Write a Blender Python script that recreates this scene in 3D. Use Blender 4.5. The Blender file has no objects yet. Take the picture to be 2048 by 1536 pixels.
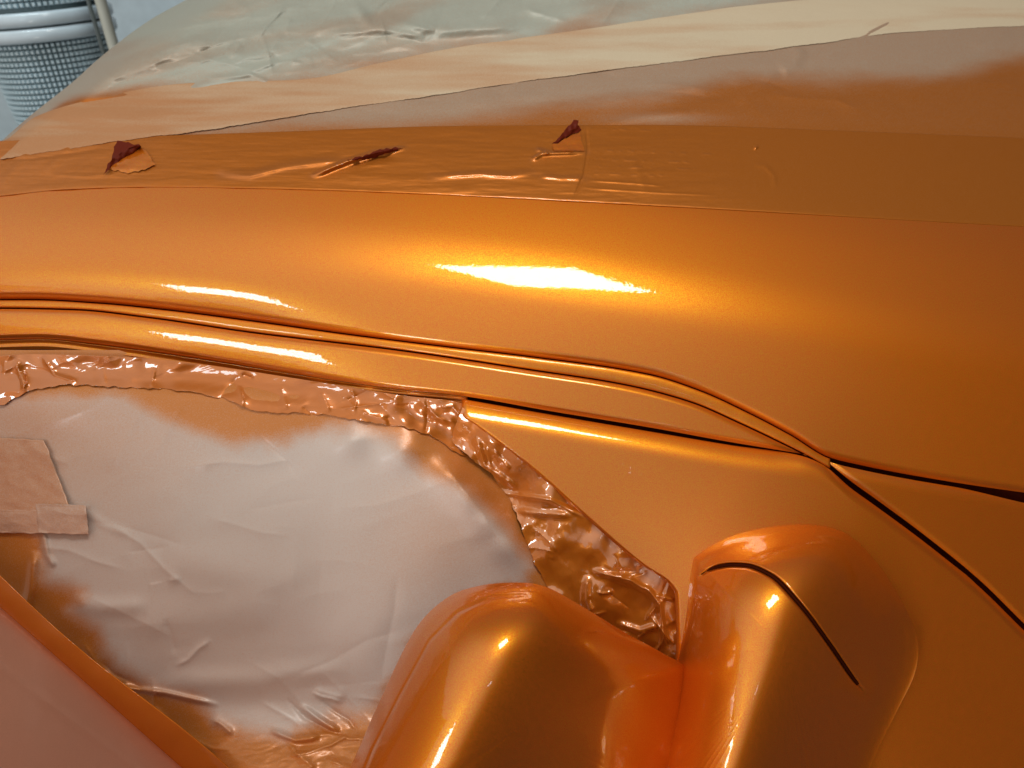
import bpy, math, random
import numpy as np
from mathutils import Matrix, Vector, Euler

# ------------------------------------------------------------------ camera, light, exposure
S = bpy.context.scene
COL = S.collection
F = 1607.0                                   # focal length in pixels of a 2048 px wide picture
CAM_LOC = Vector((0.0, -0.45, 1.95))
CAM_M = Matrix.Translation(CAM_LOC) @ Euler((math.radians(60), 0, 0), 'XYZ').to_matrix().to_4x4() @ Matrix.Rotation(math.radians(-4), 4, 'Z')
cd = bpy.data.cameras.new('camera')
cam = bpy.data.objects.new('camera', cd); COL.objects.link(cam)
cd.sensor_width = 36; cd.lens = 36 * F / 2048; cd.clip_start = 0.02; cd.clip_end = 60
cam.matrix_world = CAM_M
cd.dof.use_dof = True; cd.dof.focus_distance = 0.74; cd.dof.aperture_fstop = 9
S.camera = cam
S.view_settings.view_transform = 'Standard'; S.view_settings.look = 'None'
S.view_settings.exposure = 0; S.view_settings.gamma = 1
MW = np.array(CAM_M)
def c2w(v): return (MW @ np.append(np.array(v, float), 1))[:3]
def d2w(v): return MW[:3, :3] @ np.array(v, float)

LAMP_MAIN = dict(corners=[(850, 527), (1150, 540), (1325, 587), (1040, 572)], px=1088, py=556, dist=2.1, size=0.71, size_y=0.46, roll=37, power=21, color=(1, .95, .87))
LAMP_SIDE = dict(normal=(-.085, -.17, 1), corners=[(300, 598), (545, 570), (420, 570), (420, 590)], px=430, py=586, dist=2.6, size=0.48, size_y=0.32, roll=14, power=8, color=(.80, .94, 1))

LAMP_THIRD = dict(px=1180, py=1120, normal=(-.33, -.36, 1), dist=2.0, size=0.50, size_y=0.45, roll=10, power=10.0, color=(1, .96, .88))  # added unseen lamp, aimed to put glints on the corner film
LAMP_SMALL = dict(px=1282, py=728, dist=2.0, size=0.16, size_y=0.035, roll=-6, power=.16, color=(.85, .87, 1))

w = bpy.data.worlds.new('World'); S.world = w; w.use_nodes = True
nt = w.node_tree; nt.nodes.clear()
wo = nt.nodes.new('ShaderNodeOutputWorld'); bg = nt.nodes.new('ShaderNodeBackground')
tc = nt.nodes.new('ShaderNodeTexCoord')
# glow lobes added to a dim world to light the paint and its reflections; (direction, cosine from, to, colour)
LOBES = [((-.62, .12, .78), 0.24, .97, (.80, .72, .63)), ((-.40, -.62, .62), .80, .97, (.30, .27, .31)), ((-.2, .98, .2), .2, 1.0, (.09, .095, .09))]
prev = None
amb = nt.nodes.new('ShaderNodeRGB'); amb.outputs[0].default_value = (.030, .024, .022, 1); prev = amb.outputs[0]
for dv, lo, hi, c in LOBES:
    dpn = nt.nodes.new('ShaderNodeVectorMath'); dpn.operation = 'DOT_PRODUCT'; dpn.inputs[1].default_value = Vector(d2w(dv)).normalized()
    nt.links.new(tc.outputs['Generated'], dpn.inputs[0])
    mr = nt.nodes.new('ShaderNodeMapRange'); mr.interpolation_type = 'SMOOTHSTEP'
    mr.inputs['From Min'].default_value = lo; mr.inputs['From Max'].default_value = hi
    nt.links.new(dpn.outputs['Value'], mr.inputs['Value'])
    mx = nt.nodes.new('ShaderNodeMix'); mx.data_type = 'RGBA'; mx.blend_type = 'ADD'; mx.inputs[7].default_value = c+(1,)
    nt.links.new(mr.outputs['Result'], mx.inputs[0]); nt.links.new(prev, mx.inputs[6]); prev = mx.outputs[2]
nt.links.new(prev, bg.inputs['Color']); bg.inputs['Strength'].default_value = 1.0
nt.links.new(bg.outputs['Background'], wo.inputs['Surface'])

# ------------------------------------------------------------------ numeric helpers
def pch(pts):
    """smooth monotone curve y(x) through the points"""
    p = np.array(pts, float); x = p[:, 0]; y = p[:, 1]
    h = np.diff(x); dl = np.diff(y) / h
    m = np.zeros(len(x)); m[0] = dl[0]; m[-1] = dl[-1]
    for i in range(1, len(x) - 1):
        if dl[i-1] * dl[i] > 0:
            a = 2*h[i] + h[i-1]; b = h[i] + 2*h[i-1]
            m[i] = (a + b) / (a / dl[i-1] + b / dl[i])
    def f(q):
        q = np.asarray(q, float); k = np.clip(np.searchsorted(x, q) - 1, 0, len(h) - 1)
        t = (q - x[k]) / h[k]
        o = (2*t**3-3*t**2+1)*y[k] + (t**3-2*t**2+t)*h[k]*m[k] + (-2*t**3+3*t**2)*y[k+1] + (t**3-t**2)*h[k]*m[k+1]
        o = np.where(q < x[0], y[0] + m[0]*(q - x[0]), o)
        return np.where(q > x[-1], y[-1] + m[-1]*(q - x[-1]), o)
    return f
def ss(a, b, x):
    t = np.clip((x - a) / (b - a), 0, 1); return t*t*(3 - 2*t)
RT = np.random.RandomState(7).rand(256, 256)
def vn(x, y, s=0):
    """gradient noise, about -.5 .. .5"""
    x = np.asarray(x, float)*.94+np.asarray(y, float)*.34+s*17.3; y = np.asarray(y, float)*.94-(x-s*17.3)*.36+s*9.7
    xi = np.floor(x).astype(int); yi = np.floor(y).astype(int); fx = x - xi; fy = y - yi
    ux = fx**3*(fx*(fx*6-15)+10); uy = fy**3*(fy*(fy*6-15)+10)
    def g(a, b, dx, dy):
        th = RT[(xi+a + 31*s) % 256, (yi+b) % 256]*2*math.pi
        return np.cos(th)*dx+np.sin(th)*dy
    return .8*((g(0, 0, fx, fy)*(1-ux)+g(1, 0, fx-1, fy)*ux)*(1-uy) + (g(0, 1, fx, fy-1)*(1-ux)+g(1, 1, fx-1, fy-1)*ux)*uy)
def fbm(x, y, s=0, o=4):
    r = 0; a = 1
    for i in range(o): r = r + a*vn(x*2**i, y*2**i, s+i); a *= .5
    return r
def vor(x, y, s=0):
    """distance to nearest cell point: cells with sharp creases between them"""
    xi = np.floor(x).astype(int); yi = np.floor(y).astype(int); best = np.full(x.shape, 9.)
    for a in (-1, 0, 1):
        for b in (-1, 0, 1):
            cx = xi+a; cy = yi+b
            jx = RT[(cx+s*13) % 256, (cy+s*7) % 256]; jy = RT[(cx+s*5+90) % 256, (cy+s*3+40) % 256]
            best = np.minimum(best, np.hypot(cx+jx-x, cy+jy-y))
    return best
def crumple(x, y, s=0):
    wx = fbm(x*1.3, y*1.3, s+3, 3); wy = fbm(x*1.3+50, y*1.3, s+5, 3)
    return vor(x+wx*.8, y+wy*.8, s)*.8 + .35*vor(x*2.3+wy, y*2.3+wx, s+1)
def pdist(px, py, pts):
    """distance in pixels to a polyline and position 0..1 along it and signed side"""
    best = np.full(px.shape, 1e9); tt = np.zeros(px.shape); sg = np.zeros(px.shape); n = len(pts)-1
    for i in range(n):
        (ax, ay), (bx, by) = pts[i], pts[i+1]
        dx, dy = bx-ax, by-ay; L2 = dx*dx+dy*dy
        t = np.clip(((px-ax)*dx+(py-ay)*dy)/L2, 0, 1)
        ex, ey = px-ax-t*dx, py-ay-t*dy
        d = np.hypot(ex, ey); m = d < best
        best = np.where(m, d, best); tt = np.where(m, (i+t)/n, tt)
        sg = np.where(m, np.sign(dx*ey-dy*ex), sg)
    return best, tt, sg
def inpoly(px, py, pts):
    c = np.zeros(px.shape, bool); n = len(pts); j = n-1
    for i in range(n):
        xi, yi = pts[i]; xj, yj = pts[j]
        k = ((yi > py) != (yj > py))
        if yj != yi: c ^= k & (px < (xj-xi)*(py-yi)/(yj-yi)+xi)
        j = i
    return c
def soft(px, py, poly, wdt):
    """1 inside the polygon, 0 outside, soft across wdt pixels"""
    d, _, _ = pdist(px, py, list(poly)+[poly[0]])
    sd = np.where(inpoly(px, py, poly), d, -d)
    return ss(-wdt, wdt, sd)
def crease(px, py, pts, w_, amp):
    """sharp crested fold"""
    d, t, sg = pdist(px, py, pts)
    return amp*np.clip(np.minimum(t, 1-t)*5, 0, 1)*np.exp(-d/w_)
def random_creases(px, py, n, box, ang, spread, length, w_, amp, seed):
    r = random.Random(seed); out = 0
    for i in range(n):
        x, y = r.uniform(box[0], box[2]), r.uniform(box[1], box[3]); a = math.radians(ang+r.gauss(0, spread)); L = length*r.uniform(.4, 1.5)
        pts = [(x, y)]
        for k in range(3):
            a += math.radians(r.gauss(0, 12)); x += L/3*math.cos(a); y -= L/3*math.sin(a); pts.append((x, y))
        m = (np.abs(px-pts[1][0]) < L+w_*6) & (np.abs(py-pts[1][1]) < L+w_*6)
        if m.any():
            c = np.zeros(px.shape); c[m] = crease(px[m], py[m], pts, w_*r.uniform(.6, 1.6), amp*r.choice((1, 1, -.8))*r.uniform(.3, 1)); out = out+c
    return out
def ridge(px, py, pts, width, amp, asym=0):
    d, t, sg = pdist(px, py, pts)
    taper = np.clip(np.minimum(t, 1-t)*6, 0, 1)
    wd = width*np.where(sg > 0, 1+asym, 1-asym)
    return amp*taper*np.exp(-(d/wd)**2)

# ------------------------------------------------------------------ object helpers
def tag(o, label=None, cat=None, group=None, kind=None):
    if label: o['label'] = label
    if cat: o['category'] = cat
    if group: o['group'] = group
    if kind: o['kind'] = kind
    return o
def thing(name, label, cat, at=(0, 0, 0), **k):
    o = bpy.data.objects.new(name, None); o.empty_display_size = .1; o.location = at; COL.objects.link(o)
    return tag(o, label, cat, **k)
def raw(name, V, faces, mat, parent=None, attrs=None, smooth=True):
    """V are world positions"""
    me = bpy.data.meshes.new(name)
    V = np.asarray(V, float)
    if parent is not None: V = V - np.array(parent.location) - (np.array(parent.parent.location) if parent.parent else 0)
    me.from_pydata([], [], [])
    nv = len(V); me.vertices.add(nv); me.vertices.foreach_set('co', V.ravel())
    faces = np.asarray(faces, np.int32); k = faces.shape[1]
    me.loops.add(faces.size); me.loops.foreach_set('vertex_index', faces.ravel())
    me.polygons.add(len(faces)); me.polygons.foreach_set('loop_start', np.arange(len(faces), dtype=np.int32)*k)
    me.update(calc_edges=True); me.validate()
    me.polygons.foreach_set('use_smooth', np.full(len(me.polygons), smooth))
    for n, a in (attrs or {}).items():
        at = me.attributes.new(n, 'FLOAT', 'POINT'); at.data.foreach_set('value', np.asarray(a, float).ravel().astype(np.float32))
    me.materials.append(mat)
    o = bpy.data.objects.new(name, me); COL.objects.link(o)
    if parent is not None: o.parent = parent
    return o
def cam_pts(PX, PY, D):
    X = (PX-1024)/F*D; Y = (768-PY)/F*D
    C = np.stack([X, Y, -D, np.ones_like(D)], -1)
    return C @ MW.T[:, :3]
def grid_faces(ny, nx, close=False):
    i = np.arange(ny-1)[:, None]; j = np.arange(nx if close else nx-1)[None, :]; j2 = (j+1) % nx
    a = i*nx+j; b = i*nx+j2; c = (i+1)*nx+j2; d = (i+1)*nx+j
    return np.stack([a, d, c, b], -1).reshape(-1, 4)
def sheet(name, PX, PY, D, mat, parent=None, attrs=None, skirt=(0, 0, 0, 0)):
    """grid surface; skirt = how far the top, bottom, left and right edges are folded back (m)"""
    A = {k: np.broadcast_to(v, D.shape) for k, v in (attrs or {}).items()}
    def row(arr, axis, first):
        sl = [slice(None)]*2; sl[axis] = slice(0, 1) if first else slice(-1, None); return arr[tuple(sl)]
    for k, (ax, first) in enumerate(((0, True), (0, False), (1, True), (1, False))):
        s_ = skirt[k]
        if s_ <= 0: continue
        ex, ey, ed = row(PX, ax, first), row(PY, ax, first), row(D, ax, first)
        parts = [(PX, ex), (PY, ey)]
        seq = [.15, .5, 1.0] if not first else [1.0, .5, .15]
        new = [ed + s_*q for q in seq]
        cat = (lambda a, bs: np.concatenate(bs+[a], ax)) if first else (lambda a, bs: np.concatenate([a]+bs, ax))
        PX = cat(PX, [ex]*3); PY = cat(PY, [ey]*3); D = cat(D, new)
        A = {q: cat(v, [row(v, ax, first)]*3) for q, v in A.items()}
    ny, nx = D.shape
    return raw(name, cam_pts(PX, PY, D).reshape(-1, 3), grid_faces(ny, nx), mat, parent, A)
def strip_grid(x0, x1, top, bot, stepx=3, ny=40, pw=None):
    nx = int((x1-x0)/stepx)+1
    x = np.linspace(x0, x1, nx); t = np.linspace(0, 1, ny)
    if pw == 'ends': t = .5-.5*np.cos(np.pi*t)
    PX = np.broadcast_to(x, (ny, nx)).copy()
    yt, yb = top(x), bot(x)
    return PX, yt[None]+(yb-yt)[None]*t[:, None]
def const(v): return lambda x: np.full(np.shape(x), float(v))

# ------------------------------------------------------------------ materials
def M(name, build):
    m = bpy.data.materials.new(name); m.use_nodes = True
    t = m.node_tree; b = t.nodes['Principled BSDF']; build(t, b); return m
def node(t, ty, **k):
    n = t.nodes.new(ty)
    for a, v in k.items():
        if a.startswith('i_'): n.inputs[a[2:].replace('_', ' ')].default_value = v
        else: setattr(n, a, v)
    return n
def noise(t, scale, detail=2, rough=.5, stretch=None):
    tc = node(t, 'ShaderNodeTexCoord'); n = node(t, 'ShaderNodeTexNoise')
    n.inputs['Scale'].default_value = scale; n.inputs['Detail'].default_value = detail; n.inputs['Roughness'].default_value = rough
    if stretch:
        mp = node(t, 'ShaderNodeMapping'); mp.inputs['Scale'].default_value = stretch
        t.links.new(tc.outputs['Object'], mp.inputs['Vector']); t.links.new(mp.outputs['Vector'], n.inputs['Vector'])
    else: t.links.new(tc.outputs['Object'], n.inputs['Vector'])
    return n
def bump(t, b, src, dist, strength=1, prev=None, sock='Normal'):
    n = node(t, 'ShaderNodeBump'); n.inputs['Strength'].default_value = strength; n.inputs['Distance'].default_value = dist
    t.links.new(src, n.inputs['Height'])
    if prev: t.links.new(prev.outputs['Normal'], n.inputs['Normal'])
    t.links.new(n.outputs['Normal'], b.inputs[sock]); return n
PAINT = (.72, .195, .022, 1)
def paint(gold=(.76, .43, .016), deep=(.72, .150, .009), rough=.37, peel=.00006, flake=.65, mixf=.30, coat=1.0):
    """gold flakes under a deep red orange glaze, with a clear coat over both"""
    def f(t, b):
        fl = noise(t, 1500, 1, .6)
        mp = node(t, 'ShaderNodeMapRange'); t.links.new(fl.outputs['Fac'], mp.inputs['Value'])
        mp.inputs['From Min'].default_value = .35; mp.inputs['From Max'].default_value = .65
        mp.inputs['To Min'].default_value = mixf-flake*.5; mp.inputs['To Max'].default_value = mixf+flake*.5
        b2 = node(t, 'ShaderNodeBsdfPrincipled'); ms = node(t, 'ShaderNodeMixShader'); n2 = noise(t, 260, 2, .5)
        for q, col, mt, ro in ((b, deep, .68, .55), (b2, gold, 1.0, rough)):
            q.inputs['Base Color'].default_value = tuple(col)+(1,); q.inputs['Metallic'].default_value = mt; q.inputs['Roughness'].default_value = ro
            q.inputs['Coat Weight'].default_value = coat; q.inputs['Coat Roughness'].default_value = .015; q.inputs['Coat IOR'].default_value = 1.6
            q.inputs['Specular IOR Level'].default_value = .1
            bump(t, q, n2.outputs['Fac'], peel, 1, None, 'Coat Normal'); bump(t, q, fl.outputs['Fac'], .00008, .5)
        out = [n for n in t.nodes if n.type == 'OUTPUT_MATERIAL'][0]
        t.links.new(mp.outputs['Result'], ms.inputs[0]); t.links.new(b.outputs[0], ms.inputs[1]); t.links.new(b2.outputs[0], ms.inputs[2])
        t.links.new(ms.outputs[0], out.inputs['Surface'])
    return f
m_paint = M('orange_metallic_paint', paint())
m_seal = M('painted_rubber_seal', paint(rough=.45, peel=.00012, flake=.6, mixf=.32, coat=.6))
m_sill = M('dull_painted_strip', paint(gold=(.5, .22, .012), deep=(.46, .09, .006), rough=.5, flake=.2, mixf=.2, coat=.25))
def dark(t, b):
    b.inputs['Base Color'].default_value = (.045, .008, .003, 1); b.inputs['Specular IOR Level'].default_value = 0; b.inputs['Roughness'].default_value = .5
m_gap = M('gap_shade_paint', dark)  # near-black red: shade inside the gaps put into the colour
def masked(paper, gloss_r, coat, streak=0, spraycol=(.56, .20, .045, 1), rough=.5, metal=.3, wob=.0004, fine=.00006, cior=1.5):
    """masking material: bare sheet where spray = 0, covered with orange overspray where spray = 1"""
    def f(t, b):
        a = node(t, 'ShaderNodeAttribute', attribute_name='spray')
        fine_n = noise(t, 900, 2, .7)
        ad = node(t, 'ShaderNodeMath', operation='MULTIPLY_ADD'); ad.inputs[1].default_value = .9
        sb = node(t, 'ShaderNodeMath', operation='SUBTRACT'); sb.inputs[1].default_value = .45
        t.links.new(fine_n.outputs['Fac'], ad.inputs[0]); t.links.new(a.outputs['Fac'], ad.inputs[2]); t.links.new(ad.outputs[0], sb.inputs[0]); sb.use_clamp = True
        mx = node(t, 'ShaderNodeMix', data_type='RGBA'); mx.inputs[6].default_value = paper; mx.inputs[7].default_value = spraycol
        t.links.new(sb.outputs[0], mx.inputs[0]); t.links.new(mx.outputs[2], b.inputs['Base Color'])
        mm = node(t, 'ShaderNodeMath', operation='MULTIPLY'); mm.inputs[1].default_value = metal
        t.links.new(sb.outputs[0], mm.inputs[0]); t.links.new(mm.outputs[0], b.inputs['Metallic'])
        b.inputs['Roughness'].default_value = rough; b.inputs['Coat IOR'].default_value = cior
        ca = node(t, 'ShaderNodeAttribute', attribute_name='gloss')
        cm = node(t, 'ShaderNodeMath', operation='MULTIPLY'); cm.inputs[1].default_value = coat
        t.links.new(ca.outputs['Fac'], cm.inputs[0]); t.links.new(cm.outputs[0], b.inputs['Coat Weight'])
        b.inputs['Coat Roughness'].default_value = gloss_r
        n1 = noise(t, 60, 3, .5); b1 = bump(t, b, n1.outputs['Fac'], wob, .6)
        b2 = bump(t, b, fine_n.outputs['Fac'], fine, .8, b1)
        gr = node(t, 'ShaderNodeAttribute', attribute_name='grain'); n4 = noise(t, 1100, 1, .5)
        cb = node(t, 'ShaderNodeBump'); cb.inputs['Distance'].default_value = .0006
        t.links.new(gr.outputs['Fac'], cb.inputs['Strength']); t.links.new(n4.outputs['Fac'], cb.inputs['Height'])
        t.links.new(b1.outputs['Normal'], cb.inputs['Normal']); t.links.new(cb.outputs['Normal'], b.inputs['Coat Normal'])
        rm = node(t, 'ShaderNodeMapRange'); rm.inputs['To Min'].default_value = gloss_r; rm.inputs['To Max'].default_value = min(.06, gloss_r)
        t.links.new(gr.outputs['Fac'], rm.inputs['Value']); t.links.new(rm.outputs['Result'], b.inputs['Coat Roughness'])
        if streak:
            n3 = noise(t, 30, 4, .7, (1, 40, 40)); b2 = bump(t, b, n3.outputs['Fac'], streak, 1, b2)
    return f
m_paper = M('masking_paper', masked((.41, .455, .40, 1), .35, .15, .00025, (.54, .165, .016, 1), .45, .55))
m_paper_pale = M('pale_masking_paper', masked((.62, .53, .38, 1), .35, .1, .0003, (.50, .235, .10, 1), .65, .1))
m_film = M('masking_film', masked((.58, .50, .455, 1), .20, .5, 0, (.56, .19, .028, 1), .42, .25, .0003, .0001))
m_tape = M('painted_masking_tape', masked((.50, .22, .09, 1), .07, .7, .00012, (.56, .165, .012, 1), .42, .62, .0002, .00003))
m_edge = M('glossy_edge_tape', masked((.52, .17, .035, 1), .03, 1.0, .0001, (.56, .155, .008, 1), .42, .40, .0002, .00003, 1.8))
m_gloss = M('wet_painted_film', masked((.56, .24, .07, 1), .02, 1.0, 0, (.64, .19, .012, 1), .4, .35, .0003, .00003, 2.1))
def redflap(t, b):
    b.inputs['Base Color'].default_value = (.13, .014, .004, 1); b.inputs['Specular IOR Level'].default_value = .15; b.inputs['Roughness'].default_value = .6
m_flap = M('torn_tape_backing', redflap)
m_pinkish = M('pinkish_panel_paint', paint(gold=(.74, .43, .30), deep=(.56, .30, .22), rough=.5, mixf=.3, flake=.2, coat=.25))  # pinker, paler mix than the body paint, with a weak coat
def simple(c, r, metal=0, coat=0):
    def f(t, b):
        n = noise(t, 14, 4); mx = node(t, 'ShaderNodeMix', data_type='RGBA')
        mx.inputs[6].default_value = tuple(q*.85 for q in c)+(1,); mx.inputs[7].default_value = tuple(min(1, q*1.12) for q in c)+(1,)
        t.links.new(n.outputs['Fac'], mx.inputs[0]); t.links.new(mx.outputs[2], b.inputs['Base Color'])
        b.inputs['Roughness'].default_value = r; b.inputs['Metallic'].default_value = metal; b.inputs['Coat Weight'].default_value = coat
    return f
m_white = M('white_enamel', simple((.52, .61, .66), .35, 0, .4))
m_mesh = M('pale_grey_mesh', simple((.52, .66, .72), .5))
m_meshdark = M('dark_mesh_backing', simple((.10, .15, .165), .6))
m_post = M('cream_post', simple((.42, .43, .37), .5))
m_rod = M('dark_steel_rod', simple((.08, .10, .10), .5))
m_floor = M('pale_blue_floor', simple((.46, .56, .61), .45))

# ------------------------------------------------------------------ the body surface
RID = pch([(-300, 490), (0, 490), (500, 498), (800, 520), (1088, 556), (1400, 604), (1700, 650), (2048, 705), (2350, 755)])
_q = np.arange(-1400, 1500)
_s = np.interp(_q, [-1400, -550, -400, -250, -150, -70, 0, 60, 150, 250, 500, 900, 1500], [1.3, 1.25, 1.15, 1.0, .73, .63, .36, .10, .02, -.02, -.05, -.06, -.06])
_s = np.convolve(np.pad(_s, 22, mode='edge'), np.hanning(45)/np.hanning(45).sum(), 'valid')
_I = np.cumsum(_s); _I -= _I[1400]
def base(px, py):
    q = py-RID(px); I = np.interp(q, _q, _I)
    z0 = .765 + .024*(np.clip(px-1300, 0, None)/1000)**2+.035*(np.clip(850-px, 0, None)/1000)**2
    return z0*np.exp(-I/F)

TAPE_EDGE = pch([(-300, 420), (0, 392), (130, 379), (300, 374), (600, 379), (800, 386), (950, 393), (1145, 403), (1440, 419), (1800, 440), (2350, 470)])
GAP_TOP = pch([(-300, 612), (0, 598), (60, 598), (200, 605), (330, 618), (500, 640), (700, 668), (900, 693), (1060, 712), (1300, 748), (1400, 780), (1500, 826), (1580, 868), (1660, 915), (1720, 930), (1850, 955), (2048, 985), (2350, 1020)])
SEAL_T = lambda x: GAP_TOP(x)+2.5
SEAL_B = pch([(-300, 634), (0, 615), (150, 618), (300, 634), (500, 663), (820, 702), (1060, 738), (1250, 768), (1380, 802), (1480, 845), (1560, 883), (1610, 908), (1655, 934)])
FRAME_T = lambda x: SEAL_B(x)+3
FRAME_B = pch([(-300, 700), (0, 680), (80, 678), (200, 690), (400, 718), (600, 750), (800, 779), (925, 792), (1100, 822), (1300, 855), (1460, 884), (1612, 909)])
SAIL_T = pch([(925, 800), (1100, 832), (1300, 866), (1460, 893), (1612, 916), (1660, 936)])
DOOR_EDGE = pch([(1640, 922), (1700, 972), (1750, 1008), (1850, 1082), (1960, 1172), (2048, 1258), (2350, 1540)])

def roll(d, wdt, amt): return amt*np.clip(1-d/wdt, 0, 1)**2

car = thing('car', 'orange metallic car side being sprayed, roof and window masked', 'car', tuple(c2w((0, 0, -.9))))

# roof side and pillar
PX, PY = strip_grid(-900, 2950, lambda x: TAPE_EDGE(x)-60, GAP_TOP, 4, 150, 'ends')
def EDGE(x): return 1.35e-6*(1-ss(420, 900, x))
def SINK(x): return EDGE(x)*92*92
def pillar_depth(px, py):
    D = base(px, py); d = GAP_TOP(px)-py
    u = np.clip(92-d, 0, None); D = D+EDGE(px)*u*u
    D = D+roll(d, 16, .006)
    return D
D = pillar_depth(PX, PY)
sheet('roof_pillar', PX, PY, D, m_paint, car, skirt=(0, .03, 0, 0))

# jamb behind the gaps, coloured dark for the shade in them
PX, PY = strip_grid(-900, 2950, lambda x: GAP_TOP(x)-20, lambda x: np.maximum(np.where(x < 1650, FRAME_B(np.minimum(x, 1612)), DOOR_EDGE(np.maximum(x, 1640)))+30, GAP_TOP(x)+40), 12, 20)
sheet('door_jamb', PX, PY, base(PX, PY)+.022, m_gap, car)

# rubber strip in the gutter
PX, PY = strip_grid(-900, 1660, SEAL_T, SEAL_B, 4, 22)
T = np.linspace(0, 1, 22)[:, None]
D = base(PX, PY)+.0040-.0026*np.sqrt(np.clip(1-(2*T-1)**2, 0, 1))+.0004*fbm(PX/60, PY/60)
D = D+SINK(PX)
sheet('gutter_seal', PX, PY, D, m_seal, car, skirt=(.015, .015, 0, .02))

# door

PX, PY = strip_grid(-900, 1614, FRAME_T, FRAME_B, 4, 60, 'ends')
d1 = PY-FRAME_T(PX); d2 = FRAME_B(PX)-PY
D = base(PX, PY)-.001
wx = 1-ss(420, 900, PX); D = D+wx*(SINK(PX)*.9+1.6e-6*np.clip(d1-6, 0, None)**2)
D = D+roll(d1, 13, .0045)+roll(d2, 12, .005)
door_frame = sheet('door_frame', PX, PY, D, m_paint, car, skirt=(.02, .02, 0, .02))
# fine stepped lips of the window channel under the frame
PX, PY = strip_grid(-900, 935, lambda x: FRAME_B(x)+1, lambda x: FRAME_B(x)+34-18*ss(500, 930, x), 4, 40)
T = np.linspace(0, 1, 40)[:, None]
D = base(PX, PY)+.007+.010*(1-ss(420, 900, PX))+.0016*np.abs(np.sin(T*math.pi*2.5))+.006*T
sheet('window_channel', PX, PY, D, m_paint, car, skirt=(.01, .01, 0, .01))

# door skin with the sail triangle: left edge runs down along the window
LEFT = pch([(780, 923), (800, 923), (832, 926), (848, 948), (935, 1060), (1025, 1160), (1130, 1283), (1165, 1335), (1190, 1350), (1330, 1352), (1800, 1352)])
DOOR_TOP = pch([(925, 798), (1100, 829), (1300, 863), (1460, 890), (1600, 911), (1645, 929), (1700, 975), (1750, 1011), (1850, 1085), (1960, 1175), (2048, 1261), (2350, 1543)])
def door_depth(px, py):
    D = base(px, py)-.006; d = py-DOOR_TOP(px); k = ss(1540, 1700, px)
    D = D+(1-k)*roll(d, 52, .0125)+k*roll(d, 24, .007)
    # cheek swells out towards the mirror foot
    D = D-.020*np.exp(-((px-1480)/260)**2-((py-1240)/190)**2)
    return D+.022*ss(1700, 2350, px)
ny, nx = 260, 560
t = (1-np.cos(np.linspace(0, 1, ny)*np.pi/2))[:, None]; s = np.linspace(0, 1, nx)[None, :]
PX = np.broadcast_to(925+(2950-925)*s, (ny, nx)).copy()
for _ in range(14):
    ty = DOOR_TOP(PX); bt = np.maximum(1850, ty+60); PY = ty+(bt-ty)*t; lx = LEFT(PY); PX = lx+(2950-lx)*s
D = door_depth(PX, PY)+roll(PX-LEFT(PY), 10, .003)
sheet('door_skin', PX, PY, D, m_paint, car, skirt=(.02, 0, .02, 0))

# wing between the two seams on the right
PX, PY = strip_grid(1648, 2950, lambda x: GAP_TOP(x)+9+14*ss(1900, 2100, x), lambda x: DOOR_EDGE(x)-11, 4, 90, 'ends')
t = np.linspace(0, 1, 90)
PY = np.maximum(PY, GAP_TOP(PX)+9)
d1 = PY-GAP_TOP(PX)-9; d2 = DOOR_EDGE(PX)-11-PY
D = base(PX, PY)-.005+roll(d1, 26, .006)+roll(d2, 16, .004)+.022*ss(1700, 2350, PX)
sheet('front_wing', PX, PY, D, m_paint, car, skirt=(.02, .02, .02, 0))

# lower door panel, bottom left
PX, PY = strip_grid(-900, 620, lambda x: 1214+.885*x, const(1850), 5, 60)
d = (PY-(1214+.885*PX))
D = .7225*np.exp(-1.0*d/F)+roll(d, 10, .002)
dc, _, _ = pdist(PX, PY, [(-300, 1120), (0, 1335), (270, 1536), (500, 1710)])
D = D+.0006*np.exp(-(dc/6)**2)
sheet('lower_door_panel', PX, PY, D, m_pinkish, car, skirt=(.03, 0, 0, .03))
PX, PY = strip_grid(-900, 640, lambda x: 1150+.86*x+10*np.sin(x/90), lambda x: 1225+.885*x, 5, 24)
T = np.linspace(0, 1, 24)[:, None]
D = .729-.004*T-.0008*np.sin(T*math.pi)+.0006*fbm(PX/60, PY/60, 0, 2)
sheet('window_sill_strip', PX, PY, D, m_sill, car, skirt=(.02, .02, 0, .02))

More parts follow.
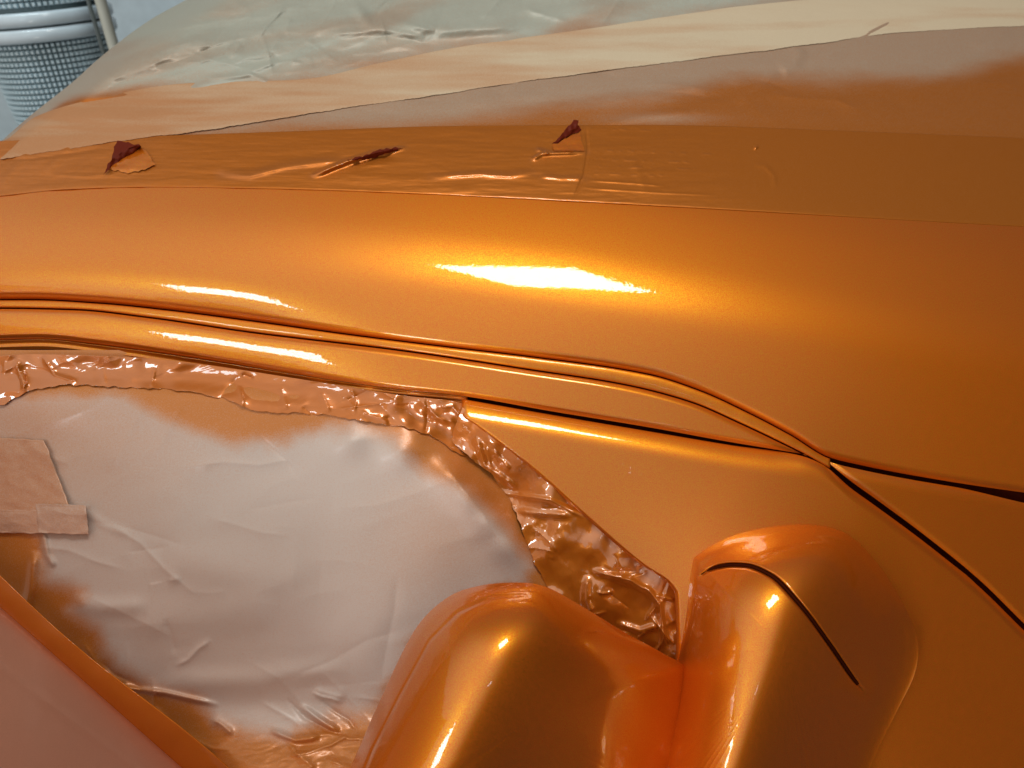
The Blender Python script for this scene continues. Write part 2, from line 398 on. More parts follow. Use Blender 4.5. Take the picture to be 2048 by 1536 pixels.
# ------------------------------------------------------------------ door mirror
def outline_pts(pts, n):
    p = np.array(pts+[pts[0]], float)
    # closed catmull-rom
    P = np.array(pts, float); N = len(P); out = []
    for i in range(N):
        p0, p1, p2, p3 = P[i-1], P[i], P[(i+1) % N], P[(i+2) % N]
        for k in range(8):
            t = k/8
            out.append(.5*((2*p1)+(-p0+p2)*t+(2*p0-5*p1+4*p2-p3)*t*t+(-p0+3*p1-3*p2+p3)*t**3))
    out = np.array(out); sgl = np.r_[0, np.cumsum(np.hypot(*np.diff(np.r_[out, out[:1]], axis=0).T))]
    q = np.linspace(0, sgl[-1], n, endpoint=False); o2 = np.r_[out, out[:1]]
    return np.c_[np.interp(q, sgl, o2[:, 0]), np.interp(q, sgl, o2[:, 1])]
def dome(name, pts, centre, rim, height, parent, groove=None, lam=80., n=360, m=90, rimroll=.03):
    o = outline_pts(pts, n); cx, cy = centre
    r = np.linspace(0, 1, m)[:, None]; r = 1-(1-r)**1.6
    PX = cx+(o[:, 0]-cx)*r; PY = cy+(o[:, 1]-cy)*r
    d, _, _ = pdist(PX, PY, [tuple(q) for q in o[::4]]+[tuple(o[0])])
    # smooth swelling from the rim inwards (screened Poisson on a pixel grid)
    st = 5.0; gx = np.arange(o[:, 0].min()-20, o[:, 0].max()+20, st); gy = np.arange(o[:, 1].min()-20, o[:, 1].max()+20, st)
    GX, GY = np.meshgrid(gx, gy); ins = inpoly(GX, GY, [tuple(q) for q in o[::3]]); u = np.zeros(GX.shape); kk = (st/lam)**2
    for _ in range(1400):
        u[1:-1, 1:-1] = (u[2:, 1:-1]+u[:-2, 1:-1]+u[1:-1, 2:]+u[1:-1, :-2]+kk)[:, :]/(4+kk); u *= ins
    fx = np.clip((PX-gx[0])/st, 0, len(gx)-1.001); fy = np.clip((PY-gy[0])/st, 0, len(gy)-1.001); ix, iy = fx.astype(int), fy.astype(int); fx = fx-ix; fy = fy-iy
    ug = (u[iy, ix]*(1-fx)+u[iy, ix+1]*fx)*(1-fy)+(u[iy+1, ix]*(1-fx)+u[iy+1, ix+1]*fx)*fy
    wq = ss(0, 26, d); ug = wq*ug+(1-wq)*(1-np.exp(-d/lam))
    H = height(PX, PY, d, ug)
    for _ in range(60):
        H[1:-1] += .2*(H[2:]+H[:-2]-2*H[1:-1])+.2*(np.roll(H, 1, 1)+np.roll(H, -1, 1)-2*H)[1:-1]
        H[0] = H[1].mean()
    D = (rim(PX, PY) if callable(rim) else rim)-H
    if groove is not None: D = D+groove(PX, PY)
    PX = np.r_[PX, PX[-1:], PX[-1:]]; PY = np.r_[PY, PY[-1:], PY[-1:]]; D = np.r_[D, D[-1:]+rimroll*.5, D[-1:]+rimroll]
    ob = raw(name, cam_pts(PX, PY, D).reshape(-1, 3), grid_faces(len(D), n, True)[:, ::-1], m_paint, parent)
    return ob, PX, PY, D
def rnd(d, w_, p=3): return 1-np.clip(1-d/w_, 0, 1)**p
def across(px, py, a, b):
    """signed pixel distance to the line a-b, positive to the right, and distance along it"""
    dx, dy = b[0]-a[0], b[1]-a[1]; L = math.hypot(dx, dy)
    return -((px-a[0])*dy-(py-a[1])*dx)/L*-1, ((px-a[0])*dx+(py-a[1])*dy)/L

# foot of the mirror on the door
FOOT = [(1382, 1135), (1400, 1105), (1470, 1070), (1560, 1052), (1640, 1052), (1700, 1072), (1757, 1130), (1802, 1200), (1834, 1275), (1830, 1345), (1790, 1430), (1740, 1536), (1640, 1800), (1300, 1800), (1325, 1536), (1345, 1400), (1368, 1250)]
_sx = pch([(1396, 1156), (1415, 1142), (1440, 1133), (1465, 1130), (1490, 1131), (1540, 1150), (1600, 1210), (1660, 1290), (1710, 1362), (1735, 1392)])
SEAM = [(x, float(_sx(x))) for x in range(1396, 1738, 8)]
def foot_h(px, py, d, u):
    c, l = across(px, py, (1610, 1090), (1440, 1536))
    k = c                                            # positive to the right of the ridge line
    return .125*u-u*(np.where(k > 0, 1.5e-6, 6e-7)*k*k-.00009*l+.00010*l*ss(0, 200, k))
def foot_groove(px, py):
    q, t, sg = pdist(px, py, SEAM)
    return .012*np.exp(-(q/3.8)**2)*np.clip(np.minimum(t*8, (1-t)*10), 0, 1)
mirror_foot, FX, FY, FD = dome('mirror_foot', FOOT, (1570, 1300), lambda x, y: .745+0*x+.3*(np.clip(door_depth(x, np.minimum(y, 1300)), .70, .80)-.745), foot_h, car, foot_groove, n=760, m=330)
sp_ = [q for q in SEAM if q[0] > 1395 and q[0] < 1728]; rows = []
for (x, y), (x2, y2) in zip(sp_[:-1], sp_[1:]):
    L_ = math.hypot(x2-x, y2-y); nx_, ny_ = -(y2-y)/L_, (x2-x)/L_
    near = (np.hypot(FX-x, FY-y) < 14) & (np.hypot(FX-x, FY-y) > 9); dd = float(np.median(FD[near]))+.0012
    rows.append([(x+nx_*k, y+ny_*k, dd+(.004 if abs(k) > 3 else 0)) for k in (-3.6, -2.4, -.8, .8, 2.4, 3.6)])
rows = np.array(rows); raw('seam_shade_strip', cam_pts(rows[..., 0], rows[..., 1], rows[..., 2]).reshape(-1, 3), grid_faces(len(rows), 6), m_gap, mirror_foot)  # dark ribbon laid in the groove, standing for its shade
SHELL = [(700, 1536), (760, 1400), (828, 1262), (890, 1198), (955, 1172), (1030, 1165), (1090, 1173), (1160, 1210), (1250, 1265), (1325, 1306), (1378, 1345), (1398, 1450), (1385, 1600), (1330, 1850), (560, 1850), (640, 1660)]
def shell_h(px, py, d, u):
    c, l = across(px, py, (1030, 1200), (880, 1536))
    k = c
    return .105*u-np.where(k > 0, 7e-7, 6e-7)*k*k+.00002*l-.00012*(l+80)*ss(0, 240, k)
def shell_groove(px, py):
    q, t, sg = pdist(px, py, [(690, 1640), (745, 1500), (800, 1390), (860, 1280), (915, 1225), (985, 1193), (1060, 1190)])
    return .0016*np.exp(-(q/3.5)**2)*np.clip(np.minimum(t*8, (1-t)*4), 0, 1)

dome('mirror_shell', SHELL, (1050, 1450), .63, shell_h, car, shell_groove, n=500, m=150)

# ------------------------------------------------------------------ masking on the window
film = thing('masking_film', 'grey translucent film over the side window, orange overspray round its edge', 'masking film', tuple(c2w((-.2, -.1, -.76))))
def film_depth(px, py):
    D = .772-.030*np.exp(-((px-480)/420)**2-((py-1120)/260)**2)
    D = D+.003*fbm(px/260, py/170, 2, 2)+.0018*np.abs(fbm(px/230+py/300, py/110, 5, 2))
    for pts, wd, am in FOLDS: D = D-ridge(px, py, pts, wd, am)
    D = D-random_creases(px, py, 26, (40, 820, 900, 1400), -8, 30, 190, 12, .0016, 31)-random_creases(px, py, 14, (0, 1150, 350, 1420), -45, 30, 110, 8, .0028, 33)-random_creases(px, py, 16, (350, 1370, 760, 1520), -30, 14, 120, 6, .0050, 35)
    D = D+.018*(1-ss(700, 785, py-.05*px))*(1-ss(850, 960, px))
    for bx, by, bh in ((900, 955, .008), (938, 1000, .010), (978, 1045, .010), (1015, 1092, .009), (700, 885, .006), (800, 905, .008)):
        D = D-bh*np.exp(-(((px-bx)/32)**2+((py-by)/27)**2)/1.6)
    # drops away towards the upper right corner, comes forward at the bottom edge
    c, l = across(px, py, (885, 880), (1065, 1095)); k = c
    D = D+.022*ss(-50, 60, k)
    b = ss(1400, 1500, py)*ss(330, 520, px)
    D = D-.05*ss(1400, 1600, py)*ss(300, 520, px)-b*.0022*crumple(px/80+py/60, py/34, 6)
    return D
FOLDS = [([(200, 1370), (330, 1385), (440, 1410)], 5, .004), ([(70, 1100), (62, 1180), (50, 1230)], 10, .005),
         ([(600, 1410), (640, 1440), (680, 1465)], 6, .005), ([(540, 1460), (590, 1480), (640, 1475)], 6, .005),
         ([(250, 1250), (420, 1225), (560, 1230)], 40, .003), ([(140, 1200), (200, 1215), (300, 1212)], 18, .003),
         ([(290, 1100), (480, 1150), (640, 1160)], 45, .003), ([(320, 1365), (520, 1360), (700, 1330)], 25, .004),
         ([(85, 1060), (95, 1110), (110, 1135)], 6, .003), ([(150, 1010), (210, 1050), (260, 1070)], 10, .0015)]
ny, nx = 480, 760
PX, PY = np.meshgrid(np.linspace(-900, 1400, nx), np.linspace(700, 1850, ny))
D = film_depth(PX, PY)
wob = fbm(PX/70, PY/55, 9)*70; wob2 = fbm(PX/25, PY/25, 12)*14
CLEAN = [(40, 800), (130, 800), (250, 800), (340, 850), (440, 880), (550, 885), (640, 862), (710, 850), (790, 880), (850, 950), (930, 985), (1010, 1060), (1060, 1130), (1040, 1170), (930, 1190), (840, 1270), (780, 1370), (745, 1420), (640, 1440), (560, 1470), (440, 1450), (400, 1400), (300, 1370), (225, 1330), (200, 1260), (140, 1220), (165, 1180), (90, 1160), (78, 1060), (20, 1010), (-100, 1000), (-250, 900), (-100, 800)]
cl = soft(PX+wob*.35+wob2*.5, PY+wob*.25, CLEAN, 30)
spray = 1-cl*.97
spray = np.maximum(spray, .30*(1-ss(0, 420, PX-(PY-850)*.8)) * ss(1200, 800, PY)) if False else np.maximum(spray, .42*np.clip(1-np.hypot((PX-60)/520, (PY-830)/300), 0, 1)*1.3)
spray = np.maximum(spray, .28*np.exp(-((PX-900)/160)**2-((PY-1080)/150)**2))
gq, _, _ = pdist(PX, PY, [(885, 950), (930, 1000), (1000, 1065), (1045, 1120)]); gq2, _, _ = pdist(PX, PY, [(640, 872), (700, 866), (790, 885), (800, 915)])
grain = np.clip(np.exp(-(gq/34)**2)+.8*np.exp(-(gq2/20)**2)+.25*soft(PX, PY, [(820, 870), (950, 850), (1150, 1180), (1000, 1180)], 30), 0, 1)
gloss = .25+.75*spray+1.2*grain
sheet('window_sheet', PX, PY, D, m_film, film, {'spray': spray, 'gloss': np.clip(gloss, 0, 1), 'grain': grain*.8})

# glossy crumpled film in the front corner of the window
corner = thing('masking_film', 'wet glossy crumpled film in the window corner beside the mirror', 'masking film', tuple(c2w((.1, -.12, -.74))))
CT = [(935, 845), (965, 868), (1060, 945), (1160, 1035), (1283, 1140), (1345, 1178), (1352, 1330)]
ny, nx = 300, 240
s = np.linspace(0, 1, ny)[:, None]; t = np.linspace(0, 1, nx)[None, :]
def path(pts, s, smooth=True):
    p = np.array(pts, float); L = np.r_[0, np.cumsum(np.hypot(*np.diff(p, axis=0).T))]; q = s*L[-1]
    return np.interp(q, L, p[:, 0]), np.interp(q, L, p[:, 1])
ox, oy = path([(925, 815), (950, 835), (1060, 922), (1160, 1012), (1283, 1118), (1360, 1170), (1380, 1330)], s)
ix, iy = path([(900, 880), (940, 915), (985, 950), (1020, 1000), (1045, 1060), (1075, 1140), (1130, 1230), (1330, 1350)], s)
PX = ox+(ix-ox)*t; PY = oy+(iy-oy)*t
PX = PX+6*fbm(PX/20, PY/20, 3)*t
cz = crumple(PX/130+PY/260, PY/120, 9)
fi = film_depth(ix, iy)-.004; D = .757+(fi-.757)*ss(0, 1, t)
D = D-.0010*cz-.011*fbm(PX/58, PY/54, 15, 1)-.0012*fbm(PX/30, PY/30, 2, 2)-random_creases(PX, PY, 22, (960, 880, 1360, 1340), -45, 55, 60, 4, .0020, 41)-random_creases(PX, PY, 24, (1200, 1120, 1350, 1320), -60, 60, 50, 3.5, .0035, 43)
for pts, wd, am in [([(1000, 985), (1100, 1000), (1170, 1035)], 5, .004), ([(1030, 1020), (1090, 1028), (1150, 1030)], 7, .004), ([(1180, 1140), (1260, 1160), (1300, 1185)], 6, .005), ([(1175, 1150), (1172, 1200), (1185, 1230)], 8, .004),
                    ([(1290, 1170), (1320, 1210), (1330, 1300)], 5, .006), ([(1310, 1190), (1350, 1200)], 4, .004), ([(950, 870), (970, 930), (1040, 980)], 6, .005), ([(985, 900), (1020, 940)], 5, .004), ([(1230, 1245), (1280, 1262), (1320, 1250)], 7, .004)]:
    D = D-ridge(PX, PY, pts, wd, am)
sp = np.clip(1.05-.6*soft(PX, PY, [(925, 930), (960, 925), (1020, 990), (1040, 1060), (1050, 1110), (990, 1020)], 10), 0, 1)
sheet('corner_sheet', PX, PY, D, m_gloss, corner, {'spray': sp, 'gloss': np.ones_like(PX), 'grain': np.clip(ss(.15, .4, fbm(PX/60, PY/60, 88, 2))*.35, 0, 1)}, skirt=(0, 0, 0, .002))

# tape along the top of the window
tape2 = thing('masking_tape', 'wrinkled orange tape strip along the top edge of the side window', 'masking tape', tuple(c2w((-.3, 0, -.74))))
TT = pch([(-300, 730), (0, 712), (60, 708), (200, 712), (290, 716), (400, 728), (600, 758), (800, 790), (925, 806), (960, 820)])
TB = pch([(-300, 850), (0, 808), (60, 782), (130, 770), (205, 772), (330, 778), (440, 796), (520, 822), (620, 828), (700, 836), (760, 848), (860, 868), (905, 900), (960, 925)])
PX, PY = strip_grid(-900, 958, TT, TB, 2.5, 90)
T = np.linspace(0, 1, 90)[:, None]
PY = PY+T*(5*vn(PX/14, 0*PX, 3)+7*vn(PX/45, 0*PX, 8))
left = 1-ss(180, 420, PX)
T2 = ss(0, 1, T); D = (.764+.013*(1-ss(420, 900, PX)))*(1-T2)+(film_depth(PX, PY)-.0016)*T2-(1-.75*T)*.0090*left*crumple(PX/150, PY/100, 2)-.0012*(1-left)*crumple(PX/160+PY/75, PY/90, 7)-.0060*ss(-.1, .3, fbm(PX/170, PY/90, 6, 1))*fbm(PX/44, PY/36, 4, 1)
D = D-random_creases(PX, PY, 26, (20, 715, 940, 850), -70, 35, 60, 5, .0030, 3)-random_creases(PX, PY, 10, (600, 780, 940, 870), -20, 30, 90, 6, .0030, 4)
for pts, wd, am in [([(85, 712), (110, 750), (155, 765)], 9, .006), ([(30, 720), (45, 760), (50, 785)], 8, .006), ([(478, 770), (485, 800), (482, 830)], 8, .004), ([(840, 800), (870, 830), (900, 850)], 8, .006), ([(700, 770), (712, 800), (708, 830)], 4, .003), ([(880, 815), (905, 812), (925, 838)], 6, .005),
                    ([(205, 735), (210, 770)], 4, .002), ([(310, 735), (302, 775)], 3, .003), ([(560, 770), (575, 820)], 9, .003), ([(640, 780), (660, 825)], 9, .003)]:
    D = D-crease(PX, PY, pts, wd*.8, am*.6)
gl = np.clip(.5+.5*left+.6*ss(700, 860, PX), 0, 1)
sheet('tape_strip', PX, PY, D, m_edge, tape2, {'spray': np.clip(.92-.35*np.exp(-((PX-650)/220)**2-((PY-790)/25)**2), 0, 1)+0*PX, 'gloss': gl}, skirt=(.001, .0015, 0, .001))

# pieces of crossed tape at the left edge
def patch(name, quad, off, parent, mat, n=60, seed=0, sp=.3, gl=.3, curl=.0015):
    (x0, y0), (x1, y1), (x2, y2), (x3, y3) = quad      # tl, tr, br, bl
    s = np.linspace(0, 1, n)[None, :]; t = np.linspace(0, 1, n)[:, None]
    PX = (x0*(1-s)+x1*s)*(1-t)+(x3*(1-s)+x2*s)*t; PY = (y0*(1-s)+y1*s)*(1-t)+(y3*(1-s)+y2*s)*t
    PX = PX+3*vn(PX/30, PY/12, seed); PY = PY+3*vn(PX/13, PY/40, seed+2)
    ed = np.maximum(np.abs(2*s-1), np.abs(2*t-1))
    D = film_depth(PX, PY)-off+.0008*ed**6-curl*ss(.8, 1, ed)*(vn(PX/25, PY/25, seed+5)+.3)-.0018*crumple(PX/60, PY/60, seed)
    return sheet(name, PX, PY, D, mat, parent, {'spray': sp+0*PX, 'gloss': gl+0*PX}, skirt=(.0008,)*4)
t3 = thing('masking_tape', 'large pale tape piece with torn edge at the left side of the window', 'masking tape', tuple(c2w((-.5, -.1, -.76))))
patch('tape_strip', [(-120, 868), (88, 880), (146, 1028), (-120, 1022)], .003, t3, m_film, seed=3, sp=.62)
t4 = thing('masking_tape', 'small square pale tape piece crossing the lower end of the torn one', 'masking tape', tuple(c2w((-.48, -.16, -.76))))
patch('tape_strip', [(72, 1008), (172, 1010), (178, 1070), (76, 1066)], .0052, t4, m_film, seed=8, sp=.42)
t5 = thing('masking_tape', 'peach tape band leaving the picture at the left below the grey fold', 'masking tape', tuple(c2w((-.5, -.17, -.76))))
patch('tape_strip', [(-160, 1018), (84, 1020), (86, 1068), (-160, 1062)], .0040, t5, m_film, seed=5, sp=.52)

# ------------------------------------------------------------------ masking on the roof
T_TOP = pch([(-300, 300), (0, 282), (300, 272), (600, 262), (900, 252), (1300, 250), (1700, 262), (2048, 276), (2350, 290)])
rt = thing('masking_tape', 'long painted over tape along the roof edge with torn slits', 'masking tape', tuple(c2w((0, .2, -.85))))
def tape_depth(px, py):
    D = base(px, py)-.0014
    amp = 1-ss(1250, 1600, px)
    D = D-.0009*fbm(px/180, py/16, 21, 4)*amp-.0006*np.abs(fbm(px/90, py/22, 23, 3))*amp-.0014*(1-ss(150, 450, px))*fbm((px+py)/60, py/60, 25, 3)
    for pts, wd, am, asy in TAPE_RIDGES: D = D-ridge(px, py, pts, wd, am, asy)
    return D
TAPE_RIDGES = [([(622, 352), (660, 336), (695, 322), (750, 305), (812, 294)], 4.5, .0075, .3),
               ([(440, 350), (500, 352), (560, 336), (630, 326), (690, 320)], 7, .0022, -.3),
               ([(860, 354), (960, 348), (1020, 352), (1068, 346)], 6, .0018, -.3),
               ([(1080, 352), (1120, 357), (1172, 357)], 5, .0018, -.3),
               ([(1062, 320), (1082, 308), (1100, 306), (1176, 304)], 4, .0045, .2), ([(1072, 298), (1098, 306)], 4, .003, 0),
               ([(1168, 376), (1250, 381), (1330, 386), (1430, 390)], 2.2, .0008, 0), ([(1172, 360), (1260, 366), (1330, 372)], 2, .0008, 0),
               ([(1172, 252), (1176, 300), (1168, 350), (1145, 402)], 2.0, -.0014, 0), ([(1265, 325), (1280, 350), (1290, 385)], 8, .0006, 0),
               ([(1508, 330), (1530, 332), (1548, 352), (1550, 380)], 5, .0006, 0), ([(1510, 293), (1514, 297)], 4, .003, 0),
               ([(100, 350), (180, 352), (240, 348)], 4, .0009, 0), ([(-100, 320), (60, 318), (120, 310), (210, 297)], 4, -.0012, 0), ([(0, 372), (60, 300)], 8, .0012, 0), ([(90, 345), (145, 282)], 7, .0012, 0)]
PX, PY = strip_grid(-900, 2950, T_TOP, TAPE_EDGE, 2.2, 110)
D = tape_depth(PX, PY)+.0006*ss(1450, 1800, PX)
dE = TAPE_EDGE(PX)-PY
D = D+roll(dE, 4, .0008)
gt = .12+.15*fbm(PX/60, PY/30, 5)+.9*np.exp(-(dE/6)**2)*ss(850, 960, PX)*(1-ss(1350, 1480, PX))
for pts, wd, am, asy in TAPE_RIDGES[:6]:
    q_, _, _ = pdist(PX, PY, pts); gt = np.maximum(gt, np.exp(-(q_/(wd*1.8))**2))
for y_, a_, b_ in ((256, 1170, 1300), (300, 1180, 1420), (318, 1190, 1380), (332, 1200, 1400), (347, 1190, 1330), (264, 1080, 1110)):
    q_, _, _ = pdist(PX, PY, [(a_, y_), (b_, y_+.035*(b_-a_))]); k_ = np.exp(-(q_/2.2)**2)*ss(-.1, .2, vn(PX/14, PY/9, 77)); D = D-.00045*k_; gt = np.maximum(gt, k_)
rs = sheet('tape_strip', PX, PY, D, m_tape, rt, {'spray': .97-.25*(1-ss(0, 500, PX)), 'gloss': np.clip(gt, 0, 1)}, skirt=(.0006, .0012, 0, 0))

def flap(name, quad, bend, h, parent, mat, label=None):
    """a torn piece of tape curling up: quad corners carry heights above the tape"""
    n = 26; s = np.linspace(0, 1, n)[None, :]; t = np.linspace(0, 1, n)[:, None]
    (x0, y0), (x1, y1), (x2, y2), (x3, y3) = quad
    PX = (x0*(1-s)+x1*s)*(1-t)+(x3*(1-s)+x2*s)*t; PY = (y0*(1-s)+y1*s)*(1-t)+(y3*(1-s)+y2*s)*t
    PX = PX+7*vn(PX/11, PY/11, 4); PY = PY+7*vn(PX/10, PY/10, 6)
    D = tape_depth(PX, PY)-.0012-h*np.sin((1-t)*math.pi*.5)**bend
    o = sheet(name, PX, PY, D, mat, parent, {'spray': np.ones_like(PX), 'gloss': np.ones_like(PX)*.8})
    if label: o['label'] = label
    return o
flap('torn_flap', [(234, 281), (283, 291), (285, 293), (212, 342)], 1.0, .011, rt, m_flap, 'dark red underside of the left torn flap')
flap('torn_flap', [(283, 292), (311, 330), (262, 346), (214, 338)], 1.2, .0015, rt, m_paint)
flap('torn_flap', [(1146, 240), (1156, 240), (1160, 262), (1105, 290)], 1.0, .011, rt, m_flap, 'dark red sail shaped flap')
flap('torn_flap', [(1106, 291), (1160, 264), (1170, 302), (1108, 303)], 1.0, .0012, rt, m_paint)
flap('torn_flap', [(695, 320), (770, 297), (808, 295), (740, 318)], 1.0, .004, rt, m_flap, 'dark sliver in the middle slit')
for q in ([(206, 351), (214, 346), (228, 318), (220, 322)],): flap('torn_flap', q, 1.0, .004, rt, m_flap)

# paper sheets over the roof
SIL = pch([(-300, 640), (-100, 380), (0, 285), (60, 232), (150, 160), (200, 115), (300, 40), (380, -5), (600, -150), (1000, -260), (2350, -330)])
E1 = pch([(-300, 350), (0, 318), (120, 300), (300, 274), (400, 262), (600, 230), (900, 186), (1000, 170), (1300, 130), (1600, 92), (1800, 66), (2048, 52), (2350, 40)])
E2 = pch([(-300, 320), (0, 290), (70, 240), (170, 208), (380, 172), (600, 165), (760, 132), (900, 103), (1200, 60), (1400, 28), (1700, -2), (2350, -40)])
low = thing('masking_paper', 'lower brown masking paper sheet under the pale band, painted orange below', 'masking paper', tuple(c2w((.2, .25, -.95))))
PX, PY = strip_grid(150, 2950, lambda x: E1(x)-25, lambda x: T_TOP(x)+6, 3, 90)
dt = ss(0, 50, T_TOP(PX)-PY)
D = base(PX, PY)-.0004-dt*(.0022*fbm(PX/260+PY/140, PY/70, 31, 3)+.0016*np.abs(fbm(PX/200, PY/50, 34, 3)))
D = D-dt*random_creases(PX, PY, 30, (700, 60, 2048, 240), 10, 18, 160, 7, .0022, 15)
D = D-ridge(PX, PY, [(1605, 95), (1590, 125), (1560, 145)], 14, .004)-ridge(PX, PY, [(1180, 205), (1300, 190), (1450, 165)], 12, .002)-ridge(PX, PY, [(1190, 250), (1300, 232), (1380, 222)], 9, .002)
D = np.minimum(D, base(PX, PY)+.0006)+.0008*(1-dt)
bd = pch([(0, 262), (300, 275), (600, 262), (850, 250), (1000, 232), (1100, 222), (1300, 200), (1500, 158), (1700, 162), (1850, 160), (2048, 118), (2350, 80)])
sp = ss(-34, 30, PY-bd(PX)+16*fbm(PX/260, PY/50, 40)+8*fbm(PX/60, PY/14, 43))
sp = np.clip(sp*.52+.46, 0, 1); sp = np.maximum(sp, (1-ss(8, 90, T_TOP(PX)-PY))*ss(900, 1300, PX)); sp = sp-.35*np.exp(-((PX-1320)/110)**2-((PY-238)/12)**2)
sheet('paper_sheet', PX, PY, D, m_paper, low, {'spray': sp, 'gloss': .8+0*PX})

band = thing('masking_paper', 'pale cream folded paper band crossing the roof masking diagonally', 'masking paper', tuple(c2w((.1, .3, -.98))))
PX, PY = strip_grid(-60, 2950, lambda x: E2(x)-6, E1, 3, 70)
PY = PY+np.linspace(0, 1, 70)[:, None]*(1.6*vn(PX/8, 0*PX, 3)+3*vn(PX/60, 0*PX, 5))
dS = PY-SIL(PX); dE = E1(PX)-PY
ed = ss(0, 45, dE)
D = base(PX, PY)-.0030-ed*ss(0, 30, PY-E2(PX)+6)*(.0030*(fbm(PX/200+PY/90, PY/45, 51, 2)+.3)+.0016*np.abs(fbm(PX/110, PY/40, 52, 2)))+roll(dE, 8, .001)
D = D+roll(dS*1.0, 40, .05)*(PX < 420)
D = np.minimum(D, base(PX, PY)-.002+roll(dS, 40, .05)*(PX < 420))
sp = np.clip(.42+.62*fbm(PX/330, PY/22, 55, 3)+.55*(1-ss(150, 900, PX))-.45*ss(900, 1600, PX), 0, 1)
sheet('paper_sheet', PX, PY, D, m_paper_pale, band, {'spray': sp, 'gloss': .5+0*PX}, skirt=(.002, .003, 0, 0))

up = thing('masking_paper', 'big crumpled grey green paper sheet over the roof at the top', 'masking paper', tuple(c2w((0, .4, -1.05))))
ny, nx = 190, 1080
x = np.linspace(-60, 2950, nx); t = np.linspace(0, 1, ny)[:, None]
yt, yb = SIL(x), np.maximum(E2(x)+10, SIL(x)+12); PX = np.broadcast_to(x, (ny, nx)).copy(); PY = yt+(yb-yt)*t**1.3
dS = (PY-SIL(PX))
am = ss(0, 70, dS)
rx = (PX*.97-PY*.25); ry = (PY*.97+PX*.25)
am = am*ss(-12, 60, E2(PX)-PY)
D = base(PX, PY)-.0006-am*(.002+.017*(fbm(rx/260, ry/75, 61, 2)+.3)+.008*crumple(rx/210, ry/60, 62)+.003*crumple(rx/100, ry/45, 66))
D = D+roll(dS, 60, .10)*(PX < 520)-am*random_creases(PX, PY, 70, (120, -40, 1500, 150), 14, 20, 170, 10, .0055, 5)-am*random_creases(PX, PY, 26, (350, 60, 900, 170), 25, 40, 80, 5, .0035, 8)
for pts, wd, a in [([(380, 175), (480, 152), (560, 118)], 7, .003), ([(400, 158), (500, 150), (540, 165)], 5, .003), ([(250, 150), (360, 90), (560, 55), (900, 40)], 16, .006), ([(130, 200), (300, 188), (420, 170)], 7, .002), ([(60, 235), (200, 130), (340, 50)], 8, .006), ([(700, 0), (740, 50), (900, 60), (1100, 50)], 12, .008), ([(640, 70), (760, 60), (850, 75)], 7, .006)]:
    D = D-ridge(PX, PY, pts, wd, a)
sp = .04+.22*ss(-.2, .35, fbm(rx/330, ry/60, 70, 3))+.75*ss(-22, 6, PY-E2(PX)+6)*(1-ss(150, 420, PX))*ss(14, 34, dS)+.3*(1-ss(0, 45, E2(PX)-PY))*np.clip(.5+1.5*fbm(PX/150, PY/40, 77), 0, 1)
sheet('paper_sheet', PX, PY, D, m_paper, up, {'spray': np.clip(sp, 0, 1), 'gloss': .6+0*PX}, skirt=(.12, 0, .05, 0))

# ------------------------------------------------------------------ workshop behind, top left
def frame_at(px, py, depth):
    X = (px-1024)/F*depth; Y = (768-py)/F*depth
    return Vector(c2w((X, Y, -depth)))
floor_me = bpy.data.meshes.new('floor')
floor_me.from_pydata([(-9, 1.0, 0), (.3, 1.0, 0), (.3, 5.2, 0), (-9, 5.2, 0)], [], [(0, 1, 2, 3)]); floor_me.materials.append(m_floor)
wall_me = bpy.data.meshes.new('wall')
wall_me.from_pydata([(-9, 5.2, 0), (.3, 5.2, 0), (.3, 5.2, 3.2), (-9, 5.2, 3.2)], [], [(0, 1, 2, 3)]); wall_me.materials.append(m_floor)
wl = bpy.data.objects.new('wall', wall_me); COL.objects.link(wl); tag(wl, 'pale blue grey workshop wall behind the car', 'wall', kind='structure')
fl = bpy.data.objects.new('floor', floor_me); COL.objects.link(fl); tag(fl, 'pale blue grey floor behind the car', 'floor', kind='structure')

def lathe(name, prof, mat, parent, n=96, loc=(0, 0, 0)):
    V = []; 
    for r, z in prof:
        for k in range(n):
            a = 2*math.pi*k/n; V.append((loc[0]+r*math.cos(a), loc[1]+r*math.sin(a), loc[2]+z))
    return raw(name, np.array(V), grid_faces(len(prof), n, True)[:, ::-1], mat, parent)
def tube(name, pts, r, mat, parent, n=12):
    V = []; pts = [Vector(p) for p in pts]
    for i, p in enumerate(pts):
        d = (pts[min(i+1, len(pts)-1)]-pts[max(i-1, 0)]).normalized()
        a = d.orthogonal().normalized(); b = d.cross(a)
        for k in range(n):
            th = 2*math.pi*k/n; V.append(p+a*r*math.cos(th)+b*r*math.sin(th))
    return raw(name, np.array([list(v) for v in V]), grid_faces(len(pts), n, True), mat, parent)
DR = .205; DC = frame_at(88, 48, 2.6)
dloc = Vector((DC.x, DC.y, 0))
drum = thing('mesh_drum', 'tall grey mesh drum with two white bands standing behind the car', 'drum', tuple(dloc))
ZB = DC.z+.005      # height of the white bands
def taper(z): return 1+.45*(z-ZB)
lathe('backing', [((DR-.02)*taper(ZB-.9), ZB-.9), ((DR-.02)*taper(ZB+.5), ZB+.5)], m_meshdark, drum, loc=dloc)
def bar_band(name, z, hh, mat, rr=DR+.004):
    lathe(name, [(rr-.02, z-hh), (rr, z-hh), (rr+.006, z-hh*.6), (rr+.006, z+hh*.6), (rr, z+hh), (rr-.02, z+hh)], mat, drum, loc=dloc)
bar_band('band', ZB+.0225, .0195, m_white); bar_band('band', ZB-.0225, .0195, m_white)
